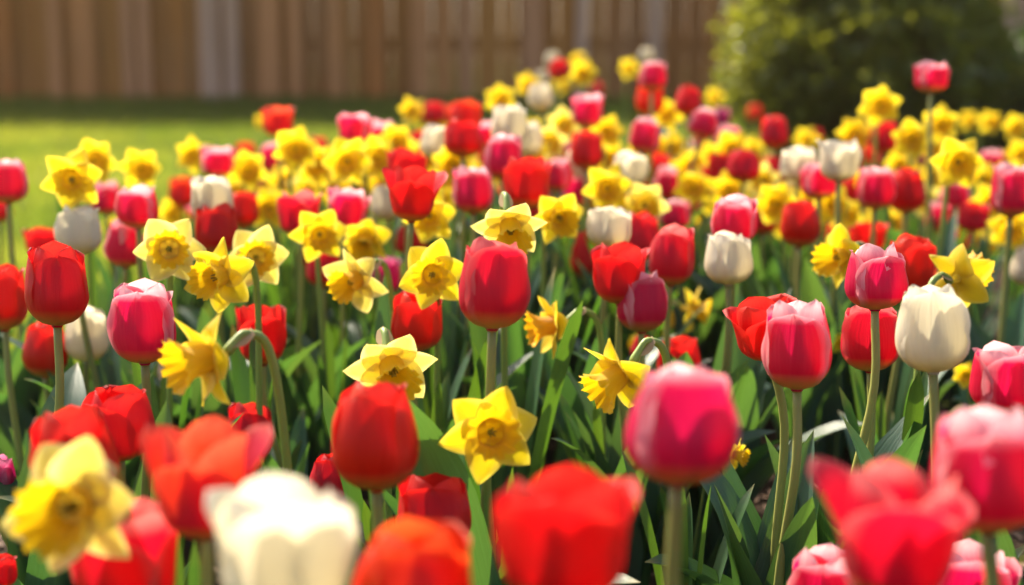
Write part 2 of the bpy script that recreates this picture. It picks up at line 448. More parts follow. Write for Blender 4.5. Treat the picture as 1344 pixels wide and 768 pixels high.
# ------------------------------------------------------------------ bloom meshes (unit width, base at the origin, +Z up)
def tulip_bloom(opn, mat, seed):
    rg = random.Random(seed); mb = MB()
    oo = max(0.0, min(3.0, opn + (rg.uniform(-.35, .35) if opn < 3 else 0)))
    lerp = lambda q: q[min(2, int(oo))] + (q[min(2, int(oo)) + 1] - q[min(2, int(oo))]) * (oo - min(2, int(oo)))
    H = lerp((1.28, 1.27, 1.16, 1.18)); top_o = lerp((.54, .76, 1.10, 1.30)); top_i = lerp((.48, .66, .92, 1.02)); Rm = lerp((.5, .5, .49, .46))
    rot0 = -math.pi / 2
    for k in range(6):
        outer = k % 2 == 0
        a0 = rot0 + k * math.pi / 3 + rg.uniform(-.09, .09)
        Rk = Rm * (1.0 if outer else .90); tp = (top_o if outer else top_i) + rg.uniform(-.09, .09)
        if opn == 3 and k == 2: tp += .35
        if opn == 3 and k == 4: tp += .22
        Hk = H * (.97 if outer else 1.03) * rg.uniform(.95, 1.03) * ((.95, .93, .86, .86)[opn] if k == 0 else 1)
        amax = (1.26 if outer else 1.24) * Rk
        edge = rg.uniform(-.015, .05) + (.02 if outer else -.02); skew = rg.uniform(-.04, .04)
        tipc = rg.uniform(-.10, .06) if opn < 2 else rg.uniform(-.05, .10)
        ph = rg.uniform(0, 6.28); rows, uvs = [], []
        NV, NU = 20, 13
        for i in range(NV):
            v = i / (NV - 1)
            if v < .42: r = Rk * (.10 + .90 * (1 - (1 - v / .42) ** 2.3) ** .62)
            else:
                s = (v - .42) / .58
                r = Rk * (1 + (tp - 1) * (s ** 1.6 if tp < 1 else s ** 1.25)) + tipc * Rk * max(0, s - .7) ** 1.5
            w = amax * (min(1, .62 + 1.0 * v) if v < .4 else 1) * max(0.0, 1 - max(0, (v - .38) / .62) ** 3.0) ** .55
            w = max(w * (1 + .022 * math.sin(23 * v + ph * 2) * v + rg.uniform(-.012, .012) * v), .012)
            row, uvr = [], []
            for j in range(NU):
                u = j / (NU - 1) * 2 - 1
                x = u * w
                an = max(-1.35, min(1.35, x / max(r, .30 * Rk) * .96))
                lift = edge * u * u * v * 1.4 + .022 * math.sin(v * 13 + ph + 2 * u) * u ** 4 * v
                rr = r + lift * (1 if outer else .6) - .018 * math.exp(-(u * 6) ** 2) * v + .012 * math.sin(u * 5 + ph + v * 7) * v * abs(u)
                zz = Hk * (v ** 1.02) * (1 - .0 * u) + .03 * skew * u + .02 * math.sin(u * 4 + ph) * max(0, v - .75) - .05 * u * u * v * 0
                ca = a0 + an + skew * v
                row.append((rr * math.cos(ca), rr * math.sin(ca), zz)); uvr.append((.5 + u * .5, v))
            rows.append(row); uvs.append(uvr)
        mb.grid(rows, uvs)
    # receptacle
    n_out = [1.0 if (i // 260) % 2 else 0.0 for i in range(6 * 260)]
    mb.tube([(0, 0, -.03), (0, 0, .02)], [.075, .10], 10)
    me = mb.build('tulip_bloom', mat)
    at = me.attributes.new('inner_whorl', 'FLOAT', 'POINT')
    at.data.foreach_set('value', n_out + [0.0] * (len(mb.v) - len(n_out)))
    return me, H

def pistil_mesh():
    mb = MB(); mb.tube([(0, 0, .0), (0, 0, .3), (0, 0, .42)], [.07, .075, .06], 8)
    for k in range(3):
        a = k * 2.094; mb.tube([(0, 0, .42), (math.cos(a) * .09, math.sin(a) * .09, .46)], [.045, .03], 6)
    for k in range(6):
        a = k * 1.047 + .5; mb.tube([(math.cos(a) * .1, math.sin(a) * .1, .02), (math.cos(a) * .18, math.sin(a) * .18, .25), (math.cos(a) * .19, math.sin(a) * .19, .42)], [.015, .03, .022], 6)
    return mb.build('pistil', PISTIL)
PIST = pistil_mesh()
TB = {}
def tulip_variant(c, opn, i):
    key = (c, opn, i % 7)
    if key not in TB: TB[key] = tulip_bloom(opn, PETAL[c], 100 + opn * 31 + (i % 7) * 5)
    return TB[key]

def daff_bloom(c, seed):
    """Six tepals round the origin, facing +Z; unit = bloom diameter."""
    rg = random.Random(seed); mb = MB()
    for k in range(6):
        outer = k % 2 == 0
        a0 = k * math.pi / 3 + rg.uniform(-.10, .10); L = .50 * rg.uniform(.93, 1.06); W = (.255 if outer else .225) * rg.uniform(.92, 1.08)
        rise = rg.uniform(-.12, .36); cup = rg.uniform(.02, .16); tw = rg.uniform(-.7, .7); bend = rg.uniform(-.25, .25); rows, uvs = [], []
        ex, ey = Vector((math.cos(a0), math.sin(a0), 0)), Vector((-math.sin(a0), math.cos(a0), 0)); ez = Vector((0, 0, 1))
        for i in range(15):
            v = i / 14
            w = W * max(0.0, math.sin(math.pi * min(1, (.16 + .84 * v) ** .85))) ** .75 * (1 - .12 * v)
            w = max(w, .004)
            z = (-.03 if outer else -.012) + rise * v * L + bend * v * v * L
            row, q = [], []
            for j in range(9):
                u = j / 4 - 1
                th = tw * v
                y = u * w
                off = cup * w * u * u * 1.6 + .03 * (1 - abs(u)) * v * (1 - v) * (-1) + .012 * math.sin(v * 9 + u * 4 + k) * abs(u)
                row.append(ex * (.03 + v * L) + ey * (y * math.cos(th)) + ez * (z + off + y * math.sin(th))); q.append((.5 + u / 2, .18 + v * .82))
            rows.append(row); uvs.append(q)
        mb.grid(rows, uvs)
    # perianth tube and seed pod behind
    mb.tube([(0, 0, -.02), (0, 0, -.12), (0, 0, -.20)], [.075, .045, .04], 9, False)
    return mb.build('daffodil_bloom', TEPAL[c])

def trumpet_mesh(c, seed):
    rg = random.Random(seed); mb = MB(); rows, uvs = [], []
    n, L = 60, rg.uniform(.36, .48); nf = rg.choice((11, 12, 13)); ph = rg.uniform(0, 6)
    for i in range(14):
        v = i / 13
        r = .135 + .045 * v + .085 * max(0, v - .5) ** 1.6 * 3.0
        row, q = [], []
        for j in range(n):
            a = 2 * math.pi * j / n; f = max(0, v - .5) / .5
            wv = math.sin(nf * a + ph) * .6 + math.sin((nf * 2 + 3) * a + ph * 2) * .4
            rr = r * (1 + .15 * wv * f ** 1.5 + .02 * math.sin(6 * a) * (1 - f))
            row.append((rr * math.cos(a), rr * math.sin(a), -.02 + L * v + .024 * math.sin(nf * a + ph + 1.2) * f + .012 * rg.uniform(-1, 1) * (1 if i == 13 else 0)))
            q.append((.5 + .35 * math.sin(nf * a), .12 + v * .88))
        rows.append(row); uvs.append(q)
    mb.grid(rows, uvs, close=True)
    return mb.build('trumpet', TRUMPET[c])
def stamens_mesh():
    mb = MB()
    for k in range(6):
        a = k * 1.047; x, y = math.cos(a) * .035, math.sin(a) * .035
        mb.tube([(x * .6, y * .6, -.02), (x, y, .10), (x * 1.25, y * 1.25, .17)], [.008, .012, .010], 6)
    mb.tube([(0, 0, -.02), (0, 0, .16), (0, 0, .20)], [.010, .010, .018], 6)
    return mb.build('stamens', STAMEN)
STAM = stamens_mesh()
DB = {c: [daff_bloom(c, 40 + k) for k in range(6)] for c in 'yl'}; DB['o'] = DB['y']
DT = {c: [trumpet_mesh(c, 60 + k) for k in range(4)] for c in 'yo'}; DT['l'] = DT['y']

# ------------------------------------------------------------------ the flowers: kind|colour|x|y|width in the photograph|shape|turn|label
FLOWERS = """\
t|p|893|557|142x160|0|2|large pink tulip with closed egg-shaped bloom, front centre on a thick pale stem
t|r|493|574|112x140|0|-1|tall red tulip standing directly below the forward-tipped daffodil, bloom closed
t|r|157|556|92x96|1|2|dark red cup tulip rising behind the big pale-petalled daffodil in the lower left corner
t|r|98|606|112|1|-4|low red tulip half hidden behind the lower left daffodil's pale upper petals
t|c|268|632|138x150|3|0|wide open coral-red tulip with petals splayed to both sides showing an orange inside
t|w|374|722|172x172|2|0|big white tulip cut off by the bottom edge, open cup with ragged rim
t|r|571|672|96x96|1|0|small red cup tulip tucked behind the orange-red bloom at the bottom edge
t|o|540|762|158x142|1|3|orange-red tulip cut by the bottom edge beside the big white tulip
t|r|740|708|166x170|2|0|very large open red tulip at the bottom centre showing its orange-lit inside
t|q|1176|706|168x175|3|4|large rose-red tulip near the bottom right with one petal standing apart like a beak
t|p|1296|618|145x160|1|-3|big pink tulip with several layered petals at the lower right edge
t|p|1320|498|92x92|1|0|pink tulip cut by the right edge just above the big layered pink tulip
t|q|166|738|132|2|0|dark red tulip with a magenta tinge at the bottom edge under the splayed coral-red bloom
t|r|328|568|60|1|6|red tulip peeping out behind the splayed coral-red tulip
t|r|434|626|50|0|0|small low red bud tulip above the big white tulip's rim
t|p|1080|778|88|1|0|pink tulip whose rim only just rises over the bottom edge
t|p|1272|778|104|2|0|pale pink tulip at the bottom right corner, only its upper rim showing
t|m|-2|622|44|1|0|magenta tulip cut by the left edge beside the big lemon-petalled daffodil
t|r|2|750|40|1|0|sliver of a red tulip in the bottom left corner
d|l|88|668|172|-28|-4|huge lemon-petalled daffodil in the lower left corner with yellow frilled trumpet
d|y|258|474|122|-62|-8|big golden daffodil in side view, ruffled trumpet facing left, stem hooking down behind it
d|l|516|488|106|12|-34|daffodil tipped forward and down above a red tulip, three pale petals upright
d|y|645|568|116|4|4|bright yellow daffodil facing straight out, lower middle, between two red tulips
d|o|717|428|78|-68|-18|small daffodil in profile with orange trumpet facing left and long hooked stem, middle
d|y|803|500|104|-52|-40|yellow daffodil nodding down-left beside the large closed pink tulip, two petals upright
d|y|968|598|40|70|-20|scrap of a low yellow daffodil showing from behind the large closed pink tulip
t|r|74|375|80x106|1|0|tall red tulip near the left edge with parted rim showing inner petals
t|r|4|392|62x83|1|-3|red tulip cut by the left edge at mid height
t|r|60|458|56x75|0|2|low red tulip below the tall red tulip near the left edge
t|w|114|440|56x70|0|3|slim white tulip low between the tall red and big pink tulips at left
t|p|188|424|84x108|1|0|big pink tulip with pale rims standing above the big side-view daffodil
t|r|343|439|63x80|2|-2|bright red open tulip on a dark stem beside the big side-view daffodil
t|r|548|422|67x78|1|3|red tulip directly behind and below the sharp middle daffodil with frilled trumpet
t|q|648|374|92x117|1|2|sharply focused rose-red tulip in the middle with pale folded inner petals
t|p|842|396|66x81|1|0|crisp magenta-pink tulip with pale rims, sharply focused right of centre
t|q|882|336|60x78|1|2|rose-red tulip just behind the crisp magenta-pink tulip, on its upper right
t|r|814|360|66x80|2|0|red open tulip just behind the crisp magenta-pink tulip, on its upper left
t|r|770|336|42x60|0|0|narrow red tulip below the squat white tulip
t|r|842|312|50|1|0|red tulip squeezed between the squat white tulip and a rose-red tulip
t|w|800|298|58x54|1|4|squat white tulip above a pair of red tulips in the middle
t|w|956|340|63x68|1|0|clean white cup tulip on a tall bare stem right of centre
t|p|964|290|60x62|1|0|pink tulip with pale rims right behind the clean white cup tulip
t|r|1051|293|50x63|0|0|lone smooth red egg-shaped tulip in front of two daffodils, right of the clean white cup
t|r|1006|433|84x80|2|-12|red ragged-rimmed tulip leaning left, half behind a large pink tulip
t|p|1047|453|88x118|1|0|large magenta-pink tulip with layered petals on a straight stem, right half
t|p|1149|365|80x84|1|0|tall pink tulip with pale shoulders directly above another pink tulip at right
t|r|1194|348|60|1|4|red tulip tucked behind the pale-shouldered pink tulip
t|r|1212|366|46|2|10|red tulip with an orange-lit petal above the big cream tulip
t|q|1142|443|76x90|1|-2|rose-pink tulip beside the big cream tulip, under a taller pink one
t|w|1223|432|94x115|1|-4|big cream-white tulip standing clear on the right
t|w|1350|350|46|0|0|cream tulip cut by the right edge, mid height
t|r|893|476|56|1|0|low red tulip whose rim shows above the large closed pink tulip
t|r|842|458|28|0|0|tiny low red bloom under the crisp magenta-pink tulip
t|m|503|362|46|1|0|dull pink tulip behind the hooked stem of a daffodil left of centre
t|r|425|352|46|1|0|red tulip below the star-faced daffodil left of centre
t|p|10|238|48|1|0|pink tulip with white rim cut by the left edge against the lawn
t|r|-2|275|34|0|0|red tulip sliver at the left edge below a white-rimmed pink one
t|w|104|303|58x64|1|0|white cup tulip against the lawn behind the tall red tulip
t|p|165|320|52x62|0|3|blurred pink tulip, nearest pink tulip below the broad-shouldered pink tulip
t|p|140|260|38|1|0|blurred pink tulip, nearest pink tulip left of the broad-shouldered pink tulip
t|p|181|272|54x56|1|0|pink tulip with broad pale shoulders below the lone lawn-side daffodil
t|r|55|318|42|2|0|blurred red tulip, nearest red tulip left of the white cup tulip by the lawn
t|w|279|262|54x62|1|0|white tulip with fluted rim among daffodils in the upper left
t|r|318|276|44|1|0|blurred red tulip, nearest red tulip right of the fluted white tulip
t|r|285|302|55|1|0|blurred red tulip, nearest red tulip below the fluted white tulip
t|o|240|252|32|1|0|blurred red tulip, nearest red tulip left of the fluted white tulip
t|p|285|212|40|2|0|blurred pink tulip over the fluted white tulip's rim
t|o|322|200|24|1|0|red tulip, nearest red tulip right of the pink tulip over the fluted white one
t|p|357|207|32|1|0|blurred pink tulip, nearest pink tulip below the lone coral tulip
t|c|365|160|38|2|0|coral tulip standing alone against the lawn's shaded strip
t|p|247|283|28|1|0|small blurred pink tulip, nearest pink tulip left of the fluted white tulip
t|q|393|281|52|2|0|rose-red tulip with a folded white-edged petal behind the star-faced golden daffodil
t|p|456|277|50|2|4|blurred pink tulip, nearest pink tulip left of the half hidden white tulip
t|w|507|267|42|1|-6|white tulip half hidden by the splayed red tulip in the upper middle
t|r|542|255|64x66|3|4|red tulip with splayed pointed petals rising behind a golden daffodil, upper middle
t|r|540|315|42|1|0|blurred red tulip, nearest red tulip below the golden daffodil under the splayed red tulip
t|p|621|250|50x57|1|0|magenta tulip with white left petal standing clear in the upper middle
t|p|660|206|48|1|0|white-shouldered pink tulip in the blurred upper middle, left of a red one
t|r|692|241|54|2|0|broad blurred red tulip touching a pink one, upper middle
t|p|731|229|40|1|0|blurred pink tulip, nearest pink tulip right of the broad blurred red tulip
t|w|762|215|38|1|0|cream egg-shaped tulip over pink and red blooms in the blurred upper middle
t|p|757|250|38|2|0|blurred pink tulip, nearest pink tulip below the cream egg-shaped tulip
t|r|770|198|40|1|0|blurred red tulip, nearest red tulip above the cream egg-shaped tulip
t|p|771|146|38|2|0|pink tulip with pale flat top poking up before the far leaves
t|w|710|128|30|0|0|far white tulip in the back clump in front of the fence
t|w|668|166|44|1|0|upper one of two overlapping white tulips in the blurred far middle
t|w|690|182|40|1|0|lower one of two overlapping white tulips in the blurred far middle
t|p|637|176|36|2|0|blurred pink tulip, nearest pink tulip left of the overlapping far white tulips
t|o|612|152|38|1|0|blurred red tulip, nearest red tulip left of the far white tulip
t|r|608|182|46|1|0|blurred red tulip, nearest red tulip right of the far white tulip over daffodils
t|c|594|152|26|1|0|small blurred red tulip, second-nearest red tulip right of the lone far daffodil
t|r|569|149|27|0|0|small blurred red tulip, nearest red tulip right of the lone far daffodil
t|w|574|187|42|1|0|far white tulip over yellow daffodils, just below a far red tulip
t|p|467|170|40|2|0|blurred pink tulip, nearest pink tulip right of the lone coral tulip
t|p|497|177|36|2|0|blurred pink tulip, nearest pink tulip left of the lone far daffodil
t|r|556|190|32|1|0|blurred red tulip, nearest red tulip left of the far white tulip over daffodils
t|c|418|195|26|1|0|small blurred red tulip, nearest red tulip right of the lone coral tulip
t|r|533|224|48|2|0|blurred red tulip, nearest red tulip above the splayed red tulip
t|p|856|100|35|1|0|far pink tulip topping the back clump before the fence
t|o|853|131|34|1|0|blurred red tulip, nearest red tulip below the far pink tulip
t|r|903|133|32|0|0|blurred red tulip, nearest red tulip right of the bright daffodil left of the bush
t|p|847|179|38|1|6|blurred pink tulip, nearest pink tulip above the broad white tulip
t|p|924|162|36|0|12|blurred pink tulip, nearest pink tulip right of the bright daffodil left of the bush
t|m|946|155|24|0|10|small blurred pink tulip, nearest pink tulip right of the far pink tulip
t|r|948|222|36|1|0|narrower one of two touching red tulips under a row of daffodils
t|r|976|218|40|1|0|wider one of two touching red tulips under a row of daffodils
t|r|733|92|24|0|0|small blurred red tulip, nearest red tulip left of the largest back-clump daffodil
t|r|783|117|17|0|0|small blurred red tulip, nearest red tulip above the pale-topped pink tulip
t|w|725|78|18|0|0|small blurred white tulip, nearest white tulip above the pale-topped pink tulip
t|w|712|102|16|0|0|small blurred white tulip, nearest white tulip above the far white tulip
t|w|848|73|18|0|0|small blurred white tulip, nearest white tulip above the far pink tulip
t|p|1222|102|40|2|0|pink goblet tulip on a tall stem rising alone before the dark bush
t|r|1017|174|34|1|0|red tulip standing free against the foot of the big dark bush
t|o|990|148|18|0|0|small blurred red tulip, nearest red tulip above the touching red tulips
t|r|1160|180|34|1|0|red tulip wedged between daffodils before the dark bush
t|r|1140|206|30|1|0|blurred red tulip, nearest red tulip below the red tulip among bush-side daffodils
t|w|1048|216|44|1|0|white tulip at left of the white pair standing before the dark bush
t|w|1101|211|48|2|0|wider white tulip at right of the white pair standing before the dark bush
t|p|1075|238|46|2|0|wide pink tulip overlapping the lower edge of two white tulips, upper right
t|r|1015|223|34|0|0|blurred red tulip, nearest red tulip left of the narrower white tulip by the bush
t|p|1149|247|46|1|0|pale-flanked pink tulip touching a smooth red tulip on its right, upper right
t|r|1190|251|44|0|0|smooth red tulip touching a pale-flanked pink tulip on its left, upper right
t|r|1118|252|30|1|0|blurred red tulip, nearest red tulip left of the pale-flanked pink tulip
t|m|1204|207|21|0|0|small blurred pink tulip, nearest pink tulip above the smooth red tulip at upper right
t|p|1254|256|36|0|0|blurred pink tulip, nearest pink tulip above the open red tulip among right-hand daffodils
t|p|1328|250|50|1|0|pink tulip with a white flank at the right edge of the bed
t|r|1277|286|40|2|0|open red tulip among daffodils above the daffodil seen from behind
t|r|1264|316|32|1|-12|blurred red tulip, nearest red tulip below the open red tulip among right-hand daffodils
t|r|1140|311|44|2|0|blurred red tulip, nearest red tulip right of the golden left-facing daffodil
t|r|1142|284|20|0|0|small blurred red tulip, second-nearest red tulip left of the smooth red tulip at upper right
t|m|1080|303|22|0|0|small blurred pink tulip, nearest pink tulip right of the smooth red egg-shaped tulip
t|p|877|241|36|0|0|slim magenta-pink tulip standing directly above a paler pink one, upper middle
t|r|863|220|32|1|0|blurred red tulip, nearest red tulip above the slim magenta-pink tulip
t|p|887|282|40|1|0|blurred pink tulip, nearest pink tulip below the slim magenta-pink tulip
t|w|826|223|42|1|0|broad white tulip standing between daffodils beside a dark red tulip, upper middle
t|w|899|199|26|0|0|small blurred white tulip, nearest white tulip above the slim magenta-pink tulip
t|r|918|193|22|0|0|small blurred red tulip, second-nearest red tulip right of the broad white tulip
t|p|954|181|30|1|0|blurred pink tulip, nearest pink tulip above the touching red tulips
t|r|691|282|42|1|0|blurred red tulip, nearest red tulip below the broad blurred red tulip
t|r|1070|181|20|0|0|small blurred red tulip, nearest red tulip right of the red tulip at the bush foot
d|y|94|236|68|-10|0|blurred yellow daffodil, nearest daffodil above the white cup tulip by the lawn
d|y|124|211|52|8|0|blurred yellow daffodil, nearest daffodil left of the lone lawn-side daffodil
d|y|185|221|48|15|-5|blurred yellow daffodil standing alone above a pink tulip against the lawn
d|l|222|327|84|0|2|pale-petalled daffodil with yellow cup at left, facing out
d|y|282|364|86|-38|-8|golden daffodil half overlapped by its lemon neighbour, trumpet turned down-left
d|l|336|338|78|2|2|lemon star-shaped daffodil facing out beside a golden overlapped daffodil
d|y|253|203|42|-15|0|blurred yellow daffodil, nearest daffodil left of the pink tulip over the fluted white one
d|y|325|223|46|0|-8|blurred yellow daffodil, nearest daffodil right of the pink tulip over the fluted white one
d|y|352|272|48|-10|0|blurred yellow daffodil, nearest daffodil above the lemon star daffodil
d|y|388|195|52|5|0|blurred yellow daffodil, nearest daffodil below the lone coral tulip
d|y|416|216|50|0|0|blurred yellow daffodil, third-nearest daffodil above the white-edged rose-red tulip
d|y|455|212|56|-5|0|blurred yellow daffodil, nearest daffodil right of the lone coral tulip
d|y|495|207|50|12|0|blurred yellow daffodil, second-nearest daffodil above the half hidden white tulip
d|y|520|187|44|0|0|blurred yellow daffodil, nearest daffodil below the lone far daffodil
d|y|420|308|68|4|-4|star-faced golden daffodil left of centre above a red tulip
d|y|478|318|62|-20|-38|blurred yellow daffodil, nearest daffodil above the down-left lemon daffodil
d|l|461|370|78|-42|-18|lemon and gold daffodil turned down-left, stem hooking over on its right
d|y|567|361|84|-12|-4|sharply focused daffodil with big frilled trumpet, pale left petals, centre left
d|y|563|284|66|-12|-10|golden daffodil with pale upper petals just below the splayed red tulip
d|l|670|303|86|8|-40|lemon daffodil tipped forward behind the sharp rose-red tulip
d|y|735|287|68|18|-12|golden daffodil with broad petals left of the squat white tulip
d|y|595|215|52|0|0|blurred yellow daffodil, second-nearest daffodil below the far white tulip over daffodils
d|y|624|200|36|10|0|blurred yellow daffodil, nearest daffodil left of the white-shouldered pink tulip
d|y|560|208|44|-10|0|blurred yellow daffodil, nearest daffodil below the far white tulip over daffodils
d|y|540|145|32|-20|0|lone far yellow daffodil before the shaded lawn strip, beside a far red tulip
d|y|657|130|34|0|0|blurred yellow daffodil, nearest daffodil above the overlapping far white tulips
d|y|693|111|29|-10|0|golden daffodil low on the left side of the back clump, above the far white tulip
d|y|765|96|32|0|0|largest yellow daffodil in the back clump before the fence
d|y|826|90|24|10|0|small blurred yellow daffodil, nearest daffodil left of the far pink tulip
d|y|736|112|20|0|0|small blurred yellow daffodil, nearest daffodil right of the far white tulip
d|l|740|163|40|0|0|blurred yellow daffodil, nearest daffodil left of the pale-topped pink tulip
d|l|720|187|42|10|0|blurred yellow daffodil, second-nearest daffodil right of the overlapping far white tulips
d|y|795|173|42|0|0|far golden daffodil just below the pale-topped pink tulip on its right side
d|y|695|200|44|-10|0|blurred yellow daffodil, nearest daffodil below the overlapping far white tulips
d|y|728|208|38|0|0|blurred yellow daffodil, nearest daffodil left of the cream egg-shaped tulip
d|y|800|207|40|15|0|blurred yellow daffodil, nearest daffodil left of the broad white tulip
d|y|797|247|56|0|-5|blurred yellow daffodil, nearest daffodil above the squat white tulip
d|l|846|270|56|5|-12|blurred yellow daffodil, second-nearest daffodil below the broad white tulip
d|y|860|197|34|0|0|blurred yellow daffodil, second-nearest daffodil right of the broad white tulip
d|y|882|192|34|0|0|blurred yellow daffodil, nearest daffodil below the bright daffodil left of the bush
d|y|875|150|36|0|0|bright far yellow daffodil between two far red tulips, left of the bush
d|y|905|217|40|-15|0|blurred yellow daffodil, third-nearest daffodil left of the touching red tulips
d|y|910|245|46|0|0|blurred yellow daffodil, second-nearest daffodil right of the slim magenta-pink tulip
d|y|935|228|40|0|0|blurred yellow daffodil, nearest daffodil left of the touching red tulips
d|y|957|250|46|0|0|blurred yellow daffodil, second-nearest daffodil below the touching red tulips
d|y|960|195|42|0|0|blurred yellow daffodil, second-nearest daffodil left of the red tulip at the bush foot
d|y|986|196|30|0|0|blurred yellow daffodil, nearest daffodil left of the red tulip at the bush foot
d|l|1000|238|42|0|0|blurred yellow daffodil, second-nearest daffodil left of the narrower white tulip by the bush
d|y|648|240|34|20|0|blurred yellow daffodil, second-nearest daffodil below the white-shouldered pink tulip
d|y|1018|268|52|-10|-8|blurred yellow daffodil, second-nearest daffodil left of the smooth red egg-shaped tulip
d|l|1042|240|34|0|0|blurred yellow daffodil, nearest daffodil below the narrower white tulip by the bush
d|y|1092|268|48|10|0|blurred yellow daffodil, nearest daffodil below the wider white tulip by the bush
d|y|1112|282|44|20|0|blurred yellow daffodil, nearest daffodil above the golden left-facing daffodil
d|y|1098|338|76|-35|-10|golden daffodil facing left between the smooth red tulip and the pale-shouldered pink one
d|y|1172|292|42|0|0|blurred yellow daffodil, nearest daffodil below the smooth red tulip at upper right
d|y|1155|138|46|5|0|daffodil standing highest of those before the dark bush
d|y|1120|175|40|-15|0|blurred yellow daffodil, nearest daffodil left of the red tulip among bush-side daffodils
d|y|1197|182|46|0|0|blurred yellow daffodil, nearest daffodil right of the red tulip among bush-side daffodils
d|y|1235|163|42|10|0|blurred yellow daffodil, nearest daffodil below the tall pink goblet tulip
d|y|1225|190|40|0|0|blurred yellow daffodil, second-nearest daffodil right of the red tulip among bush-side daffodils
d|y|1258|213|60|8|-6|yellow daffodil with ruffled double-looking face before the dark bush at right
d|y|1272|158|23|0|0|small blurred yellow daffodil, second-nearest daffodil above the ruffled daffodil by the bush
d|y|1300|160|27|20|0|small blurred yellow daffodil, nearest daffodil right of the tall pink goblet tulip
d|y|1334|167|32|0|0|blurred yellow daffodil, second-nearest daffodil right of the tall pink goblet tulip
d|y|1340|202|36|0|0|blurred yellow daffodil, second-nearest daffodil above the white-flanked pink tulip
d|y|1248|284|42|0|0|blurred yellow daffodil, nearest daffodil left of the open red tulip among right-hand daffodils
d|y|1300|266|46|0|0|blurred yellow daffodil, nearest daffodil left of the white-flanked pink tulip
d|y|1327|302|54|0|-8|blurred yellow daffodil, nearest daffodil below the white-flanked pink tulip
d|y|1240|314|38|-30|0|blurred yellow daffodil, second-nearest daffodil left of the open red tulip among right-hand daffodils
d|y|1295|318|36|30|0|blurred yellow daffodil, nearest daffodil below the open red tulip among right-hand daffodils
d|y|1265|362|82|150|10|yellow daffodil seen from behind under its own arched stem at right
d|y|913|407|56|80|-10|low yellow daffodil, nearest daffodil right of the crisp magenta-pink tulip
d|y|868|420|44|60|0|low yellow daffodil, nearest daffodil below the squat white tulip
d|y|835|452|28|-40|0|small low yellow daffodil, nearest daffodil below the crisp magenta-pink tulip
d|y|1103|450|27|0|0|small low yellow daffodil, nearest daffodil left of the rose-pink tulip beside the cream one
d|y|1268|492|34|0|0|low yellow daffodil, nearest daffodil below the big cream tulip
d|y|1058|183|28|0|0|small blurred yellow daffodil, nearest daffodil above the narrower white tulip by the bush
d|y|440|252|40|0|0|blurred yellow daffodil, nearest daffodil right of the white-edged rose-red tulip
d|y|226|280|38|0|0|blurred yellow daffodil, nearest daffodil right of the broad-shouldered pink tulip
d|y|148|298|24|0|0|small blurred yellow daffodil, nearest daffodil left of the broad-shouldered pink tulip
d|y|860|300|34|0|0|blurred yellow daffodil, nearest daffodil below the slim magenta-pink tulip
d|y|925|288|34|0|-20|blurred yellow daffodil, nearest daffodil above the clean white cup tulip
d|y|580|240|40|0|0|blurred yellow daffodil, second-nearest daffodil right of the splayed red tulip
d|y|635|282|24|0|-10|small blurred yellow daffodil, nearest daffodil below the clear magenta tulip
d|y|475|232|44|10|0|blurred yellow daffodil, third-nearest daffodil left of the splayed red tulip
d|y|680|222|34|0|0|blurred yellow daffodil, nearest daffodil right of the white-shouldered pink tulip
d|y|1200|232|34|0|0|blurred yellow daffodil, nearest daffodil above the smooth red tulip at upper right
d|y|345|160|20|-20|0|small blurred yellow daffodil, nearest daffodil left of the lone coral tulip
d|y|938|128|22|0|0|small blurred yellow daffodil, nearest daffodil right of the bright daffodil left of the bush
d|y|758|78|18|0|0|small blurred yellow daffodil, nearest daffodil above the largest back-clump daffodil
d|y|352|250|38|10|0|blurred yellow daffodil, second-nearest daffodil left of the white-edged rose-red tulip
d|l|402|250|42|0|0|blurred yellow daffodil, nearest daffodil above the white-edged rose-red tulip
d|y|432|240|44|-10|0|blurred yellow daffodil, third-nearest daffodil above the star-faced golden daffodil
d|y|482|258|44|5|0|blurred yellow daffodil, nearest daffodil left of the half hidden white tulip
d|y|505|238|46|0|0|blurred yellow daffodil, nearest daffodil above the half hidden white tulip
d|y|548|232|40|0|0|blurred yellow daffodil, nearest daffodil above the splayed red tulip
d|y|604|248|40|10|0|blurred yellow daffodil, nearest daffodil left of the clear magenta tulip
d|l|705|222|36|-10|0|blurred yellow daffodil, second-nearest daffodil above the broad blurred red tulip
d|l|820|248|36|0|0|blurred yellow daffodil, nearest daffodil below the broad white tulip
t|r|838|246|30|1|0|blurred red tulip, nearest red tulip below the broad white tulip
d|y|888|228|38|0|0|blurred yellow daffodil, third-nearest daffodil right of the broad white tulip
d|y|932|258|42|10|0|blurred yellow daffodil, second-nearest daffodil above the clean white cup tulip
d|y|978|240|38|0|0|blurred yellow daffodil, nearest daffodil below the touching red tulips
d|l|1000|212|30|-10|0|blurred yellow daffodil, nearest daffodil right of the touching red tulips
d|y|1062|262|38|0|0|blurred yellow daffodil, nearest daffodil above the smooth red egg-shaped tulip
t|o|585|300|28|1|0|red tulip, nearest red tulip right of the golden daffodil under the splayed red tulip
t|r|412|332|40|1|0|low red tulip, nearest red tulip below the star-faced golden daffodil
d|y|372|238|40|0|0|blurred yellow daffodil, second-nearest daffodil above the white-edged rose-red tulip
d|y|612|226|42|-10|0|blurred yellow daffodil, nearest daffodil above the clear magenta tulip
d|y|655|228|36|10|0|blurred yellow daffodil, nearest daffodil below the white-shouldered pink tulip
d|y|770|262|40|0|0|blurred yellow daffodil, nearest daffodil right of the broad-petalled daffodil
d|y|935|205|34|0|0|blurred yellow daffodil, second-nearest daffodil left of the touching red tulips
t|p|748|205|34|1|0|blurred pink tulip, nearest pink tulip left of the cream egg-shaped tulip
d|y|1225|232|36|0|0|blurred yellow daffodil, second-nearest daffodil right of the smooth red tulip at upper right
